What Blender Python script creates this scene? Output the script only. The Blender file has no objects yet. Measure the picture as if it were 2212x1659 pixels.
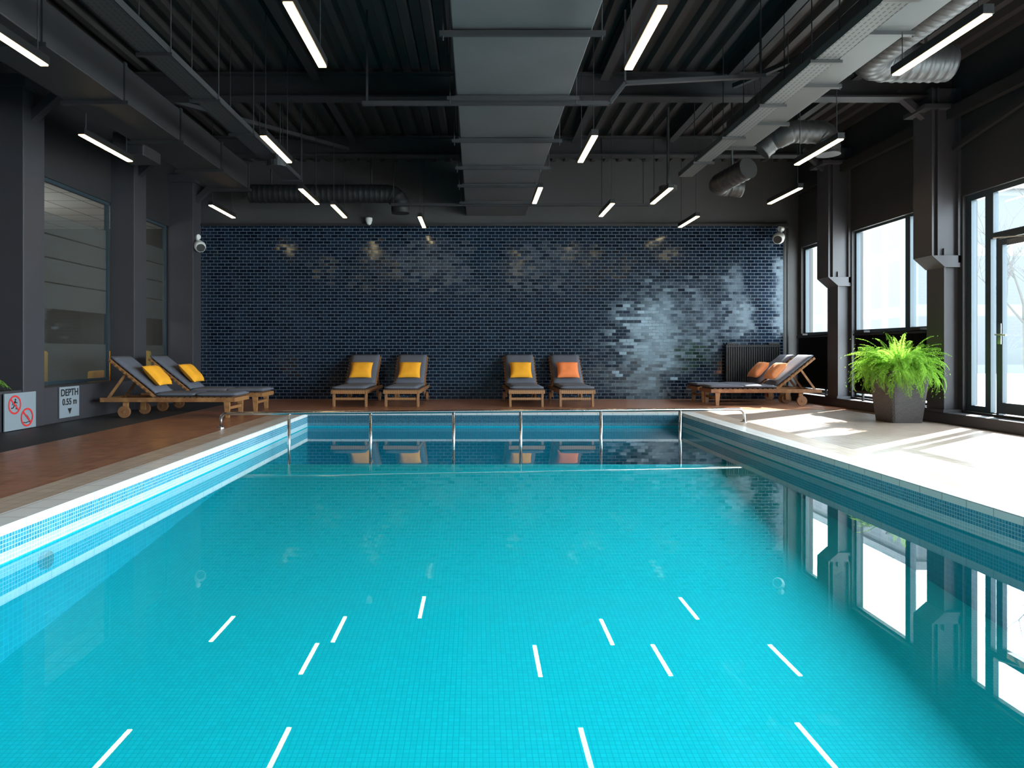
import bpy, math, random
from mathutils import Vector, Matrix
random.seed(7)
C = bpy.context.scene.collection
R = math.radians

# ---------------------------------------------------------------- materials
def new_mat(name):
    m = bpy.data.materials.new(name); m.use_nodes = True
    nt = m.node_tree; nt.nodes.clear()
    out = nt.nodes.new('ShaderNodeOutputMaterial')
    return m, nt, out
def N(nt, t, **kw):
    n = nt.nodes.new('ShaderNode' + t)
    for k, v in kw.items(): setattr(n, k, v)
    return n
def L(nt, a, b): nt.links.new(a, b)
def math_n(nt, op, a, b=None, clamp=False):
    n = N(nt, 'Math', operation=op); n.use_clamp = clamp
    for i, v in enumerate((a, b)):
        if v is None: continue
        if isinstance(v, (int, float)): n.inputs[i].default_value = v
        else: L(nt, v, n.inputs[i])
    return n.outputs[0]
def mixc(nt, f, a, b):
    n = N(nt, 'Mix', data_type='RGBA')
    if isinstance(f, (int, float)): n.inputs[0].default_value = f
    else: L(nt, f, n.inputs[0])
    for i, v in ((6, a), (7, b)):
        if isinstance(v, tuple): n.inputs[i].default_value = (*v[:3], 1)
        else: L(nt, v, n.inputs[i])
    return n.outputs[2]
def pm(name, col, rough=0.5, metal=0.0, var=0.15, scale=6.0, bump=0.0, bscale=60):
    m, nt, out = new_mat(name)
    b = N(nt, 'BsdfPrincipled'); L(nt, b.outputs[0], out.inputs[0])
    tc = N(nt, 'TexCoord')
    no = N(nt, 'TexNoise'); no.inputs['Scale'].default_value = scale; no.inputs['Detail'].default_value = 4
    L(nt, tc.outputs['Object'], no.inputs['Vector'])
    c1 = tuple(max(0, c * (1 - var)) for c in col); c2 = tuple(min(1, c * (1 + var)) for c in col)
    L(nt, mixc(nt, no.outputs[0], c1, c2), b.inputs['Base Color'])
    b.inputs['Roughness'].default_value = rough; b.inputs['Metallic'].default_value = metal
    if bump:
        n2 = N(nt, 'TexNoise'); n2.inputs['Scale'].default_value = bscale
        L(nt, tc.outputs['Object'], n2.inputs['Vector'])
        bp = N(nt, 'Bump'); bp.inputs['Strength'].default_value = bump; bp.inputs['Distance'].default_value = 0.01
        L(nt, n2.outputs[0], bp.inputs['Height']); L(nt, bp.outputs[0], b.inputs['Normal'])
    return m
def planar(nt, axes):
    g = N(nt, 'NewGeometry'); s = N(nt, 'SeparateXYZ'); L(nt, g.outputs['Position'], s.inputs[0])
    c = N(nt, 'CombineXYZ')
    L(nt, s.outputs['XYZ'.index(axes[0])], c.inputs[0]); L(nt, s.outputs['XYZ'.index(axes[1])], c.inputs[1])
    return c.outputs[0], s, g
def brick(nt, vec, c1, c2, mortar, w, h, ms, offset=0.0):
    t = N(nt, 'TexBrick'); t.offset = offset; t.squash = 1
    t.inputs['Scale'].default_value = 1; t.inputs['Brick Width'].default_value = w
    t.inputs['Row Height'].default_value = h; t.inputs['Mortar Size'].default_value = ms
    t.inputs['Mortar Smooth'].default_value = 0.1; t.inputs['Bias'].default_value = 0
    for k, v in (('Color1', c1), ('Color2', c2), ('Mortar', mortar)):
        t.inputs[k].default_value = (*v, 1)
    L(nt, vec, t.inputs['Vector'])
    return t
def tile_mat(name, axes, c1, c2, mortar, w, h, ms, rough=0.3, offset=0.0, spec=0.5):
    m, nt, out = new_mat(name)
    b = N(nt, 'BsdfPrincipled'); L(nt, b.outputs[0], out.inputs[0])
    v, s, g = planar(nt, axes)
    t = brick(nt, v, c1, c2, mortar, w, h, ms, offset)
    L(nt, t.outputs[0], b.inputs['Base Color']); b.inputs['Roughness'].default_value = rough
    b.inputs['Specular IOR Level'].default_value = spec
    return m

# glazed wall tiles
def wall_tile():
    m, nt, out = new_mat('glazed_navy_brick_tile')
    b = N(nt, 'BsdfPrincipled'); L(nt, b.outputs[0], out.inputs[0])
    v, s, g = planar(nt, 'XZ')
    w, h = 0.15, 0.065
    t = brick(nt, v, (.0025, .006, .015), (.008, .016, .034), (.135, .165, .20), w, h, 0.0042, 0.5)
    L(nt, t.outputs[0], b.inputs['Base Color'])
    row = math_n(nt, 'FLOOR', math_n(nt, 'DIVIDE', s.outputs[2], h))
    par = math_n(nt, 'MODULO', row, 2.0)
    off = math_n(nt, 'MULTIPLY', math_n(nt, 'SUBTRACT', 1.0, par), .5)
    col = math_n(nt, 'FLOOR', math_n(nt, 'ADD', math_n(nt, 'DIVIDE', s.outputs[0], w), off))
    cc = N(nt, 'CombineXYZ'); L(nt, col, cc.inputs[0]); L(nt, row, cc.inputs[1])
    wn = N(nt, 'TexWhiteNoise'); wn.noise_dimensions = '2D'; L(nt, cc.outputs[0], wn.inputs['Vector'])
    sub = N(nt, 'VectorMath', operation='SUBTRACT'); L(nt, wn.outputs['Color'], sub.inputs[0]); sub.inputs[1].default_value = (.5, .5, .5)
    sc = N(nt, 'VectorMath', operation='SCALE'); L(nt, sub.outputs[0], sc.inputs[0]); sc.inputs['Scale'].default_value = 0.05
    ad = N(nt, 'VectorMath', operation='ADD'); L(nt, g.outputs['Normal'], ad.inputs[0]); L(nt, sc.outputs[0], ad.inputs[1])
    nn = N(nt, 'VectorMath', operation='NORMALIZE'); L(nt, ad.outputs[0], nn.inputs[0])
    L(nt, nn.outputs[0], b.inputs['Normal'])
    L(nt, math_n(nt, 'ADD', math_n(nt, 'MULTIPLY', t.outputs['Fac'], .5), .13), b.inputs['Roughness'])
    b.inputs['Specular IOR Level'].default_value = .5
    b.inputs['Specular Tint'].default_value = (.78, .92, 1, 1)
    return m
def deck_mat():
    m, nt, out = new_mat('brown_deck_mosaic')
    b = N(nt, 'BsdfPrincipled'); L(nt, b.outputs[0], out.inputs[0])
    v, s, g = planar(nt, 'XY')
    t = brick(nt, v, (.29, .105, .048), (.42, .17, .085), (.32, .21, .15), .11, .11, .006)
    r = brick(nt, v, (.29, .21, .165), (.38, .285, .23), (.46, .38, .32), .11, .11, .006)  # same brown tiles on the right, with sun and glare wash painted in
    d = brick(nt, v, (.024, .024, .027), (.030, .029, .032), (.016, .016, .016), .6, .6, .004)
    f = math_n(nt, 'LESS_THAN', s.outputs[0], -4.66)
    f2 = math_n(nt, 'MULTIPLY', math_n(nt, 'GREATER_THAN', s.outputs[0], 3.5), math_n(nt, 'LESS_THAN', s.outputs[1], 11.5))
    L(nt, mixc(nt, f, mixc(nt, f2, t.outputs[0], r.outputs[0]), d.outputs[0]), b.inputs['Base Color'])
    L(nt, math_n(nt, 'ADD', math_n(nt, 'MULTIPLY', f, .3), .30), b.inputs['Roughness'])
    return m
def water_mat():
    m, nt, out = new_mat('pool_water')
    tr = N(nt, 'BsdfTransparent'); tr.inputs[0].default_value = (.80, .97, 1, 1)
    gl = N(nt, 'BsdfGlossy'); gl.inputs['Roughness'].default_value = 0.0; gl.inputs[0].default_value = (1, 1, 1, 1)
    g = N(nt, 'NewGeometry')
    d = N(nt, 'VectorMath', operation='DOT_PRODUCT'); L(nt, g.outputs['Normal'], d.inputs[0]); L(nt, g.outputs['Incoming'], d.inputs[1])
    c = math_n(nt, 'ABSOLUTE', d.outputs['Value'])
    p = math_n(nt, 'POWER', math_n(nt, 'SUBTRACT', 1.0, c), 5.0)
    f = math_n(nt, 'ADD', math_n(nt, 'MULTIPLY', p, .98), .02, True)
    mx = N(nt, 'MixShader'); L(nt, f, mx.inputs[0]); L(nt, tr.outputs[0], mx.inputs[1]); L(nt, gl.outputs[0], mx.inputs[2])
    L(nt, mx.outputs[0], out.inputs[0])
    return m
def glass_mat(name, frost=False):
    m, nt, out = new_mat(name)
    tr = N(nt, 'BsdfTransparent'); tr.inputs[0].default_value = (.93, .96, .97, 1)
    gl = N(nt, 'BsdfGlossy'); gl.inputs['Roughness'].default_value = 0.02
    g = N(nt, 'NewGeometry')
    d = N(nt, 'VectorMath', operation='DOT_PRODUCT'); L(nt, g.outputs['Normal'], d.inputs[0]); L(nt, g.outputs['Incoming'], d.inputs[1])
    c = math_n(nt, 'ABSOLUTE', d.outputs['Value'])
    p = math_n(nt, 'POWER', math_n(nt, 'SUBTRACT', 1.0, c), 5.0)
    f = math_n(nt, 'ADD', math_n(nt, 'MULTIPLY', p, .9), .05, True)
    mx = N(nt, 'MixShader'); L(nt, f, mx.inputs[0]); L(nt, tr.outputs[0], mx.inputs[1]); L(nt, gl.outputs[0], mx.inputs[2])
    if not frost:
        L(nt, mx.outputs[0], out.inputs[0]); return m
    s = N(nt, 'SeparateXYZ'); L(nt, g.outputs['Position'], s.inputs[0]); z = s.outputs[2]
    def band(a, b_):
        return math_n(nt, 'MULTIPLY', math_n(nt, 'GREATER_THAN', z, a), math_n(nt, 'LESS_THAN', z, b_))
    fr = None
    for a, b_ in ((.5, 1.1), (1.61, 1.98), (2.0, 2.34), (2.36, 2.68), (2.70, 3.0)):
        q = band(a, b_); fr = q if fr is None else math_n(nt, 'ADD', fr, q)
    df = N(nt, 'BsdfDiffuse'); df.inputs[0].default_value = (.085, .098, .10, 1)
    tl = N(nt, 'BsdfTranslucent'); tl.inputs[0].default_value = (.24, .28, .28, 1)
    m1 = N(nt, 'MixShader'); m1.inputs[0].default_value = .5; L(nt, df.outputs[0], m1.inputs[1]); L(nt, tl.outputs[0], m1.inputs[2])
    m2 = N(nt, 'MixShader'); m2.inputs[0].default_value = .45; L(nt, m1.outputs[0], m2.inputs[1]); L(nt, mx.outputs[0], m2.inputs[2])
    m3 = N(nt, 'MixShader'); L(nt, fr, m3.inputs[0]); L(nt, mx.outputs[0], m3.inputs[1]); L(nt, m2.outputs[0], m3.inputs[2])
    L(nt, m3.outputs[0], out.inputs[0])
    return m
def emit_mat(name, col, st):
    m, nt, out = new_mat(name)
    e = N(nt, 'Emission'); e.inputs[0].default_value = (*col, 1); e.inputs[1].default_value = st
    L(nt, e.outputs[0], out.inputs[0]); return m
def leaf_mat():
    m, nt, out = new_mat('fern_green')
    tc = N(nt, 'TexCoord'); no = N(nt, 'TexNoise'); no.inputs['Scale'].default_value = 9
    L(nt, tc.outputs['Object'], no.inputs['Vector'])
    c = mixc(nt, no.outputs[0], (.08, .27, .018), (.42, .68, .11))
    d = N(nt, 'BsdfDiffuse'); t = N(nt, 'BsdfTranslucent'); L(nt, c, d.inputs[0]); L(nt, c, t.inputs[0])
    mx = N(nt, 'MixShader'); mx.inputs[0].default_value = .4
    L(nt, d.outputs[0], mx.inputs[1]); L(nt, t.outputs[0], mx.inputs[2]); L(nt, mx.outputs[0], out.inputs[0])
    return m
def wood_mat():
    m, nt, out = new_mat('oiled_teak')
    b = N(nt, 'BsdfPrincipled'); L(nt, b.outputs[0], out.inputs[0])
    tc = N(nt, 'TexCoord'); w = N(nt, 'TexWave'); w.inputs['Scale'].default_value = 9; w.inputs['Distortion'].default_value = 5
    w.inputs['Detail'].default_value = 3; L(nt, tc.outputs['Object'], w.inputs['Vector'])
    L(nt, mixc(nt, w.outputs['Fac'], (.24, .10, .038), (.38, .18, .068)), b.inputs['Base Color'])
    b.inputs['Roughness'].default_value = .45
    return m
def perf_mat(name, col):
    m, nt, out = new_mat(name)
    b = N(nt, 'BsdfPrincipled'); L(nt, b.outputs[0], out.inputs[0])
    v, s, g = planar(nt, 'XY')
    fx = math_n(nt, 'FRACT', math_n(nt, 'DIVIDE', s.outputs[0], .05)); fy = math_n(nt, 'FRACT', math_n(nt, 'DIVIDE', s.outputs[1], .06))
    k = math_n(nt, 'MULTIPLY', math_n(nt, 'LESS_THAN', math_n(nt, 'ABSOLUTE', math_n(nt, 'SUBTRACT', fx, .5)), .14),
               math_n(nt, 'LESS_THAN', math_n(nt, 'ABSOLUTE', math_n(nt, 'SUBTRACT', fy, .5)), .33))
    L(nt, mixc(nt, k, col, (.01, .01, .01)), b.inputs['Base Color'])
    b.inputs['Roughness'].default_value = .5; b.inputs['Metallic'].default_value = .2
    return m
def weave_mat():
    m, nt, out = new_mat('woven_grey_brown_rattan')
    b = N(nt, 'BsdfPrincipled'); L(nt, b.outputs[0], out.inputs[0])
    tc = N(nt, 'TexCoord'); s = N(nt, 'SeparateXYZ'); L(nt, tc.outputs['Object'], s.inputs[0])
    c = N(nt, 'CombineXYZ'); L(nt, math_n(nt, 'ADD', s.outputs[0], s.outputs[1]), c.inputs[0]); L(nt, s.outputs[2], c.inputs[1])
    t = brick(nt, c.outputs[0], (.060, .048, .046), (.090, .074, .070), (.026, .020, .020), .03, .018, .003, .5)
    L(nt, t.outputs[0], b.inputs['Base Color']); b.inputs['Roughness'].default_value = .5
    return m

M = dict(
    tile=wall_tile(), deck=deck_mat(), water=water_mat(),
    glass=glass_mat('clear_glass'), frost=glass_mat('frosted_band_glass', True),
    plaster=pm('charcoal_plaster', (.048, .045, .045), .7, 0, .12, 2),
    darkwall=pm('dark_painted_wall', (.024, .022, .024), .6, 0, .12, 2),
    column=pm('dark_painted_steel', (.046, .042, .048), .5, 0, .1, 3),
    ceil=pm('black_corrugated_steel', (.038, .032, .031), .45, .1, .2, 1),
    beam=pm('black_painted_beam', (.020, .018, .019), .5, 0, .2, 2),
    duct=pm('dull_galvanised_duct', (.100, .093, .093), .5, .4, .25, 1.5, .1, 4),
    ductlt=pm('light_grey_duct', (.052, .050, .048), .5, .2, .1, 2),
    ductdk=pm('black_duct', (.008, .0075, .008), .6, 0, .2, 2),
    spiral=pm('grey_spiral_duct', (.036, .033, .032), .45, .3, .15, 3),
    traylt=perf_mat('perforated_grey_tray', (.080, .078, .075)), traydk=perf_mat('perforated_black_tray', (.035, .033, .035)),
    steel=pm('brushed_stainless_steel', (.62, .63, .64), .22, 1, .05, 8),
    wood=wood_mat(), cushion=pm('charcoal_canvas', (.115, .118, .145), .9, 0, .15, 20, .15, 200),
    slat=pm('dark_slat_wood', (.10, .05, .025), .6, 0, .2, 10),
    tyre=pm('teak_wheel', (.28, .12, .05), .5, 0, .2, 12),
    yellow=pm('amber_pillow_fabric', (.94, .39, .016), .85, 0, .08, 12, .1, 200),
    coral=pm('coral_orange_pillow_fabric', (.95, .24, .07), .85, 0, .08, 12, .1, 200),
    peach=pm('peach_orange_pillow_fabric', (.95, .36, .15), .85, 0, .08, 12, .1, 200),
    leaf=leaf_mat(), pot=weave_mat(), soil=pm('dark_soil', (.02, .014, .01), .9, 0, .3, 30),
    white=pm('white_plastic', (.72, .71, .68), .4, 0, .04, 5), black=pm('matt_black_enamel', (.012, .012, .013), .45, 0, .1, 8),
    frame=pm('blue_grey_window_frame', (.035, .052, .065), .4, .2, .1, 4),
    lampbody=pm('black_lamp_housing', (.015, .014, .014), .4, .3, .1, 8),
    glow=emit_mat('warm_lamp_diffuser', (1, .70, .36), 18),
    coping_o=tile_mat('beige_coping_tile', 'XY', (.50, .37, .28), (.60, .46, .36), (.34, .26, .20), .12, .12, .004, .35),
    coping_i=tile_mat('white_lip_tile', 'XY', (.84, .82, .79), (.90, .88, .85), (.50, .46, .42), .24, .24, .004, .25),
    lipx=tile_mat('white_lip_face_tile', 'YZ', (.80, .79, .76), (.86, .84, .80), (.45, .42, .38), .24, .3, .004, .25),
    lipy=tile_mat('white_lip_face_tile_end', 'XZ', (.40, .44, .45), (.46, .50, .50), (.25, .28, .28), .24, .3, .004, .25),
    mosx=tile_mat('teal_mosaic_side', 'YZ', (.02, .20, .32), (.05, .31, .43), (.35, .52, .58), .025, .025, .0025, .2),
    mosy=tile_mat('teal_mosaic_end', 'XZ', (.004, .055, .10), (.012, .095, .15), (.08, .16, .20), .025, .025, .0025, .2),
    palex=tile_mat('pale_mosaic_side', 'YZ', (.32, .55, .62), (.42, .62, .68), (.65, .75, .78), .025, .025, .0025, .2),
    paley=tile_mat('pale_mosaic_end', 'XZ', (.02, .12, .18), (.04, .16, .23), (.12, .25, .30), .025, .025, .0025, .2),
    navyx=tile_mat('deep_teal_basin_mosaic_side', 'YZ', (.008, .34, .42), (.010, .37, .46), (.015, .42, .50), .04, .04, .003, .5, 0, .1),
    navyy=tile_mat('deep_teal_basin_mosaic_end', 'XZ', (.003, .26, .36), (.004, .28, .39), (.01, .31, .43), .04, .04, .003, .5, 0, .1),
    navyz=tile_mat('deep_teal_basin_floor_mosaic', 'XY', (.003, .28, .40), (.004, .30, .43), (.01, .33, .47), .04, .04, .003, .5, 0, .1),
    turq=tile_mat('turquoise_floor_mosaic', 'XY', (.005, .60, .66), (.005, .65, .71), (.0, .48, .56), .028, .028, .0018, .5, 0, .1),
    officeceil=tile_mat('ceiling_panel', 'XY', (.55, .55, .52), (.6, .59, .56), (.15, .15, .15), .6, .6, .012, .8),
    officewall=pm('warm_grey_wall', (.085, .08, .072), .8, 0, .1, 1),
    sofa=pm('mustard_upholstery', (.95, .48, .03), .9, 0, .1, 10),
    sign=pm('pale_grey_sign_panel', (.25, .28, .31), .5, 0, .04, 5), ink=pm('black_ink', (.01, .01, .01), .6, 0, .05, 5),
    red=pm('sign_red', (.70, .03, .03), .5, 0, .05, 5),
    ground=pm('pale_paving', (.55, .55, .52), .8, 0, .1, .5),
    bark=pm('tree_bark', (.050, .048, .046), .9, 0, .2, 4),
    facade=tile_mat('office_facade', 'YZ', (.044, .048, .054), (.050, .054, .060), (.075, .078, .082), 1.6, 3.0, .30, .6),
)

# ---------------------------------------------------------------- builder
class B:
    def __init__(s): s.v = []; s.f = []; s.m = []
    def add(s, vs, fs, mi=0):
        o = len(s.v); s.v += [tuple(v) for v in vs]
        for f in fs: s.f.append(tuple(i + o for i in f)); s.m.append(mi)
        return s
    def box(s, a, b, mi=0, mat=None):
        x0, y0, z0 = a; x1, y1, z1 = b
        vs = [Vector(p) for p in ((x0,y0,z0),(x1,y0,z0),(x1,y1,z0),(x0,y1,z0),(x0,y0,z1),(x1,y0,z1),(x1,y1,z1),(x0,y1,z1))]
        if mat is not None: vs = [mat @ v for v in vs]
        return s.add(vs, [(0,3,2,1),(4,5,6,7),(0,1,5,4),(1,2,6,5),(2,3,7,6),(3,0,4,7)], mi)
    def beam(s, p0, p1, w, h, mi=0):
        p0 = Vector(p0); p1 = Vector(p1); d = (p1 - p0); l = d.length; d.normalize()
        up = Vector((0, 0, 1)) if abs(d.z) < .95 else Vector((0, 1, 0))
        x = d.cross(up).normalized(); z = x.cross(d)
        mt = Matrix(((x.x, d.x, z.x, p0.x), (x.y, d.y, z.y, p0.y), (x.z, d.z, z.z, p0.z), (0, 0, 0, 1)))
        return s.box((-w/2, 0, -h/2), (w/2, l, h/2), mi, mt)
    def tube(s, path, r, seg=12, mi=0, cap=True):
        path = [Vector(p) for p in path]; n = len(path); rings = []
        ref = None
        for i, p in enumerate(path):
            d = (path[min(i+1, n-1)] - path[max(i-1, 0)]).normalized()
            if ref is None:
                ref = Vector((0, 0, 1)) if abs(d.z) < .9 else Vector((1, 0, 0))
            a = (ref - d * ref.dot(d)).normalized(); ref = a; b = d.cross(a)
            rr = r[i] if isinstance(r, (list, tuple)) else r
            rings.append([p + (a*math.cos(t) + b*math.sin(t))*rr for t in [2*math.pi*k/seg for k in range(seg)]])
        vs = [v for g in rings for v in g]; fs = []
        for i in range(n-1):
            for k in range(seg):
                k2 = (k+1) % seg
                fs.append((i*seg+k, i*seg+k2, (i+1)*seg+k2, (i+1)*seg+k))
        if cap:
            fs.append(tuple(reversed(range(seg)))); fs.append(tuple((n-1)*seg+k for k in range(seg)))
        return s.add(vs, fs, mi)
    def finish(s, name, mats, parent=None, smooth=False, bevel=0, origin=None, kind=None, label=None, category=None, group=None):
        if not isinstance(mats, (list, tuple)): mats = [mats]
        if origin is None:
            xs = [v[0] for v in s.v]; ys = [v[1] for v in s.v]; zs = [v[2] for v in s.v]
            origin = ((min(xs)+max(xs))/2, (min(ys)+max(ys))/2, min(zs))
        O = Vector(origin)
        me = bpy.data.meshes.new(name); me.from_pydata([Vector(v)-O for v in s.v], [], s.f)
        for m in mats: me.materials.append(m)
        for p, mi in zip(me.polygons, s.m): p.material_index = mi
        if smooth:
            for p in me.polygons: p.use_smooth = len(p.vertices) == 4
        me.update()
        o = bpy.data.objects.new(name, me); C.objects.link(o)
        if parent is not None:
            o.parent = parent; o.location = O - parent.location
        else: o.location = O
        if bevel:
            b = o.modifiers.new('bevel', 'BEVEL'); b.width = bevel; b.segments = 2; b.limit_method = 'ANGLE'
        if kind: o['kind'] = kind
        if label: o['label'] = label
        if category: o['category'] = category
        if group: o['group'] = group
        return o
def thing(name, loc, label, category, group=None):
    e = bpy.data.objects.new(name, None); e.empty_display_size = .1; C.objects.link(e); e.location = loc
    e['label'] = label; e['category'] = category
    if group: e['group'] = group
    return e
def copy_thing(root, loc, rz=0.0, **props):
    r = root.copy(); C.objects.link(r); r.location = loc; r.rotation_euler = (0, 0, rz)
    for k, v in props.items(): r[k] = v
    for ch in [o for o in bpy.data.objects if o.parent == root]:
        c = ch.copy(); C.objects.link(c); c.parent = r
        for g in [o for o in bpy.data.objects if o.parent == ch]:
            q = g.copy(); C.objects.link(q); q.parent = c
    return r
def arc(c, a, b, r, a0, a1, n=8):
    c = Vector(c); a = Vector(a); b = Vector(b)
    return [c + a*r*math.cos(a0+(a1-a0)*i/n) + b*r*math.sin(a0+(a1-a0)*i/n) for i in range(n+1)]

# ---------------------------------------------------------------- room shell
XL, XR, YB, YN, ZC = -6.15, 6.62, 14.05, -5.0, 4.95
PL, PR, PF, PN = -2.69, 3.27, 10.85, -3.0       # pool inner edges
CW = .52
# floor around the pool
b = B()
for (x0, y0, x1, y1) in ((XL-.15, YN, PL-CW, YB), (PR+CW, YN, XR+.2, YB), (PL-CW, PF+CW, PR+CW, YB), (PL-CW, YN, PR+CW, PN-CW)):
    b.box((x0, y0, -.12), (x1, y1, 0))
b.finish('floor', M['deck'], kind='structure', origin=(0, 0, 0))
# back wall
b = B()
b.box((XL-.3, YB, 0), (XR+.3, YB+.2, ZC+.1), 0)
b.box((-5.76, YB-.03, 0), (6.29, YB, 3.55), 1)
b.finish('wall_back', [M['plaster'], M['tile']], kind='structure')
b = B(); b.box((-6.15, YB-.07, 3.55), (6.4, YB, 3.60)); b.finish('trim_1', M['beam'], kind='structure')
# near wall
b = B(); b.box((XL-.3, YN-.2, 0), (XR+.3, YN, ZC+.1)); b.finish('wall_near', M['plaster'], kind='structure')
# left wall
b = B()
b.box((XL-.15, YN, 3.48), (XL, YB, ZC+.1)); b.box((XL-.15, YN, 0), (XL, 8.7, 3.48)); b.box((XL-.15, 8.7, 0), (XL, YB, .48))
b.finish('wall_left', M['darkwall'], kind='structure')
b = B(); b.box((XL, 3.0, 0), (-5.78, 13.6, .50)); b.finish('trim_2', M['column'], kind='structure', bevel=.01)
# right wall with bays
piers = [(13.93, 14.05), (12.05, 12.5), (9.3, 9.75), (6.5, 6.95), (3.7, 4.15), (.9, 1.35), (-5, -1.9)]
b = B()
b.box((XR, YN, 3.1), (XR+.2, YB, ZC+.1))
for y0, y1 in piers: b.box((XR, y0, 0), (XR+.2, y1, 3.1))
b.box((XR, YN, -.1), (XR+.2, YB, .18))
b.finish('wall_right', M['darkwall'], kind='structure')
b = B(); b.box((6.40, -1.9, 0), (XR, 13.93, .15)); b.finish('baseboard_right', M['column'], kind='structure', bevel=.01)

# corrugated ceiling
b = B(); x = XL-.3; prof = []
while x < XR+.3:
    prof += [(x, ZC+.02), (x+.12, ZC+.02), (x+.15, ZC-.07), (x+.24, ZC-.07), (x+.27, ZC+.02)]; x += .27
n = len(prof); vs = [(p[0], YN-.2, p[1]) for p in prof] + [(p[0], YB+.2, p[1]) for p in prof]
b.add(vs, [(i, i+1, n+i+1, n+i) for i in range(n-1)])
b.box((XL-.3, YN-.2, ZC+.1), (XR+.3, YB+.2, ZC+.2))
b.finish('ceiling', M['ceil'], kind='structure', origin=(0, 4.5, ZC))

# windows on the right
def window(n, y0, y1, z0, z1, mull=(), trans=(), glass=M['glass'], x=XR+.06, dx=.07, fw=.06):
    b = B()
    b.box((x, y0, z0), (x+dx, y0+fw, z1)); b.box((x, y1-fw, z0), (x+dx, y1, z1))
    b.box((x, y0+fw, z0), (x+dx, y1-fw, z0+fw)); b.box((x, y0+fw, z1-fw), (x+dx, y1-fw, z1))
    for my, mw in mull: b.box((x-.02, my-mw/2, z0+fw), (x+dx, my+mw/2, z1-fw))
    for mz, mh in trans: b.box((x-.01, y0+fw, mz-mh/2), (x+dx, y1-fw, mz+mh/2))
    o = b.finish('window_%d' % n, M['frame'], kind='structure')
    g = B(); g.add([(x+dx/2, y0+fw, z0+fw), (x+dx/2, y1-fw, z0+fw), (x+dx/2, y1-fw, z1-fw), (x+dx/2, y0+fw, z1-fw)], [(0, 1, 2, 3)])
    g.finish('glass_pane', glass, parent=o)
    return o
window(1, 12.5, 13.93, .18, 3.1, trans=((1.33, .06),))
window(2, 9.75, 12.05, .18, 3.1, mull=((10.55, .12),), trans=((1.33, .06),), fw=.04)
window(3, 8.89, 9.3, .18, 3.1, fw=.08)
window(4, 6.95, 8.89, 2.46, 3.1, fw=.06)
window(5, 6.95, 7.56, .18, 2.46)
window(6, 4.15, 6.5, .18, 3.1, mull=((5.3, .14),), trans=((1.33, .06),))
window(7, 1.35, 3.7, .18, 3.1, mull=((2.5, .14),), trans=((1.33, .06),))
window(8, -1.9, .9, .18, 3.1, mull=((-.5, .14),), trans=((1.33, .06),))
window(11, 8.74, 8.89, .18, 2.46, fw=.015)
# door
dx0 = XR+.03
b = B()
b.box((dx0, 7.56, .18), (dx0+.09, 7.60, 2.46)); b.box((dx0, 8.70, .18), (dx0+.09, 8.74, 2.46)); b.box((dx0, 7.60, 2.42), (dx0+.09, 8.70, 2.46))
door = b.finish('door_1', M['frame'], kind='structure')
b = B(); xx = dx0-.02
b.box((xx, 7.61, .20), (xx+.06, 7.69, 2.41)); b.box((xx, 8.61, .20), (xx+.06, 8.69, 2.41))
b.box((xx, 7.69, .20), (xx+.06, 8.61, .34)); b.box((xx, 7.69, 2.33), (xx+.06, 8.61, 2.41))
b.finish('door_leaf', M['frame'], parent=door)
b = B(); b.add([(xx+.03, 7.69, .34), (xx+.03, 8.61, .34), (xx+.03, 8.61, 2.33), (xx+.03, 7.69, 2.33)], [(0, 1, 2, 3)]); b.finish('glass_pane', M['glass'], parent=door)
b = B(); b.box((xx-.012, 8.62, 1.08), (xx, 8.68, 1.34)); b.tube([(xx, 8.65, 1.2), (xx-.06, 8.65, 1.2), (xx-.065, 8.63, 1.2), (xx-.065, 8.47, 1.19)], .011, 8)
b.finish('handle', M['steel'], parent=door)
b = B(); b.box((xx-.07, 8.15, 2.30), (xx, 8.45, 2.37)); b.beam((xx-.04, 8.2, 2.38), (xx-.2, 8.5, 2.40), .02, .015); b.finish('door_closer', M['steel'], parent=door)
# left glazing
window(9, 9.1, 11.48, .50, 3.48, glass=M['frost'], x=XL-.09, dx=.06, fw=.05)
window(10, 11.9, 13.6, .50, 3.48, glass=M['frost'], x=XL-.09, dx=.06, fw=.05)

# adjoining room behind left glazing
b = B(); b.box((-11, 7.5, -.1), (XL-.15, YB, 0)); b.finish('floor_side_room', M['officewall'], kind='structure')
b = B(); b.box((-11, 7.5, 3.5), (XL-.15, YB, 3.6)); b.finish('ceiling_side_room', M['officeceil'], kind='structure')
b = B(); b.box((-11.1, 7.4, 0), (-11, YB, 3.6)); b.box((-11, 7.4, 0), (XL-.15, 7.5, 3.6)); b.box((-11.1, YB, 0), (XL-.3, YB+.1, 3.6))
b.finish('wall_side_room', M['officewall'], kind='structure')

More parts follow.
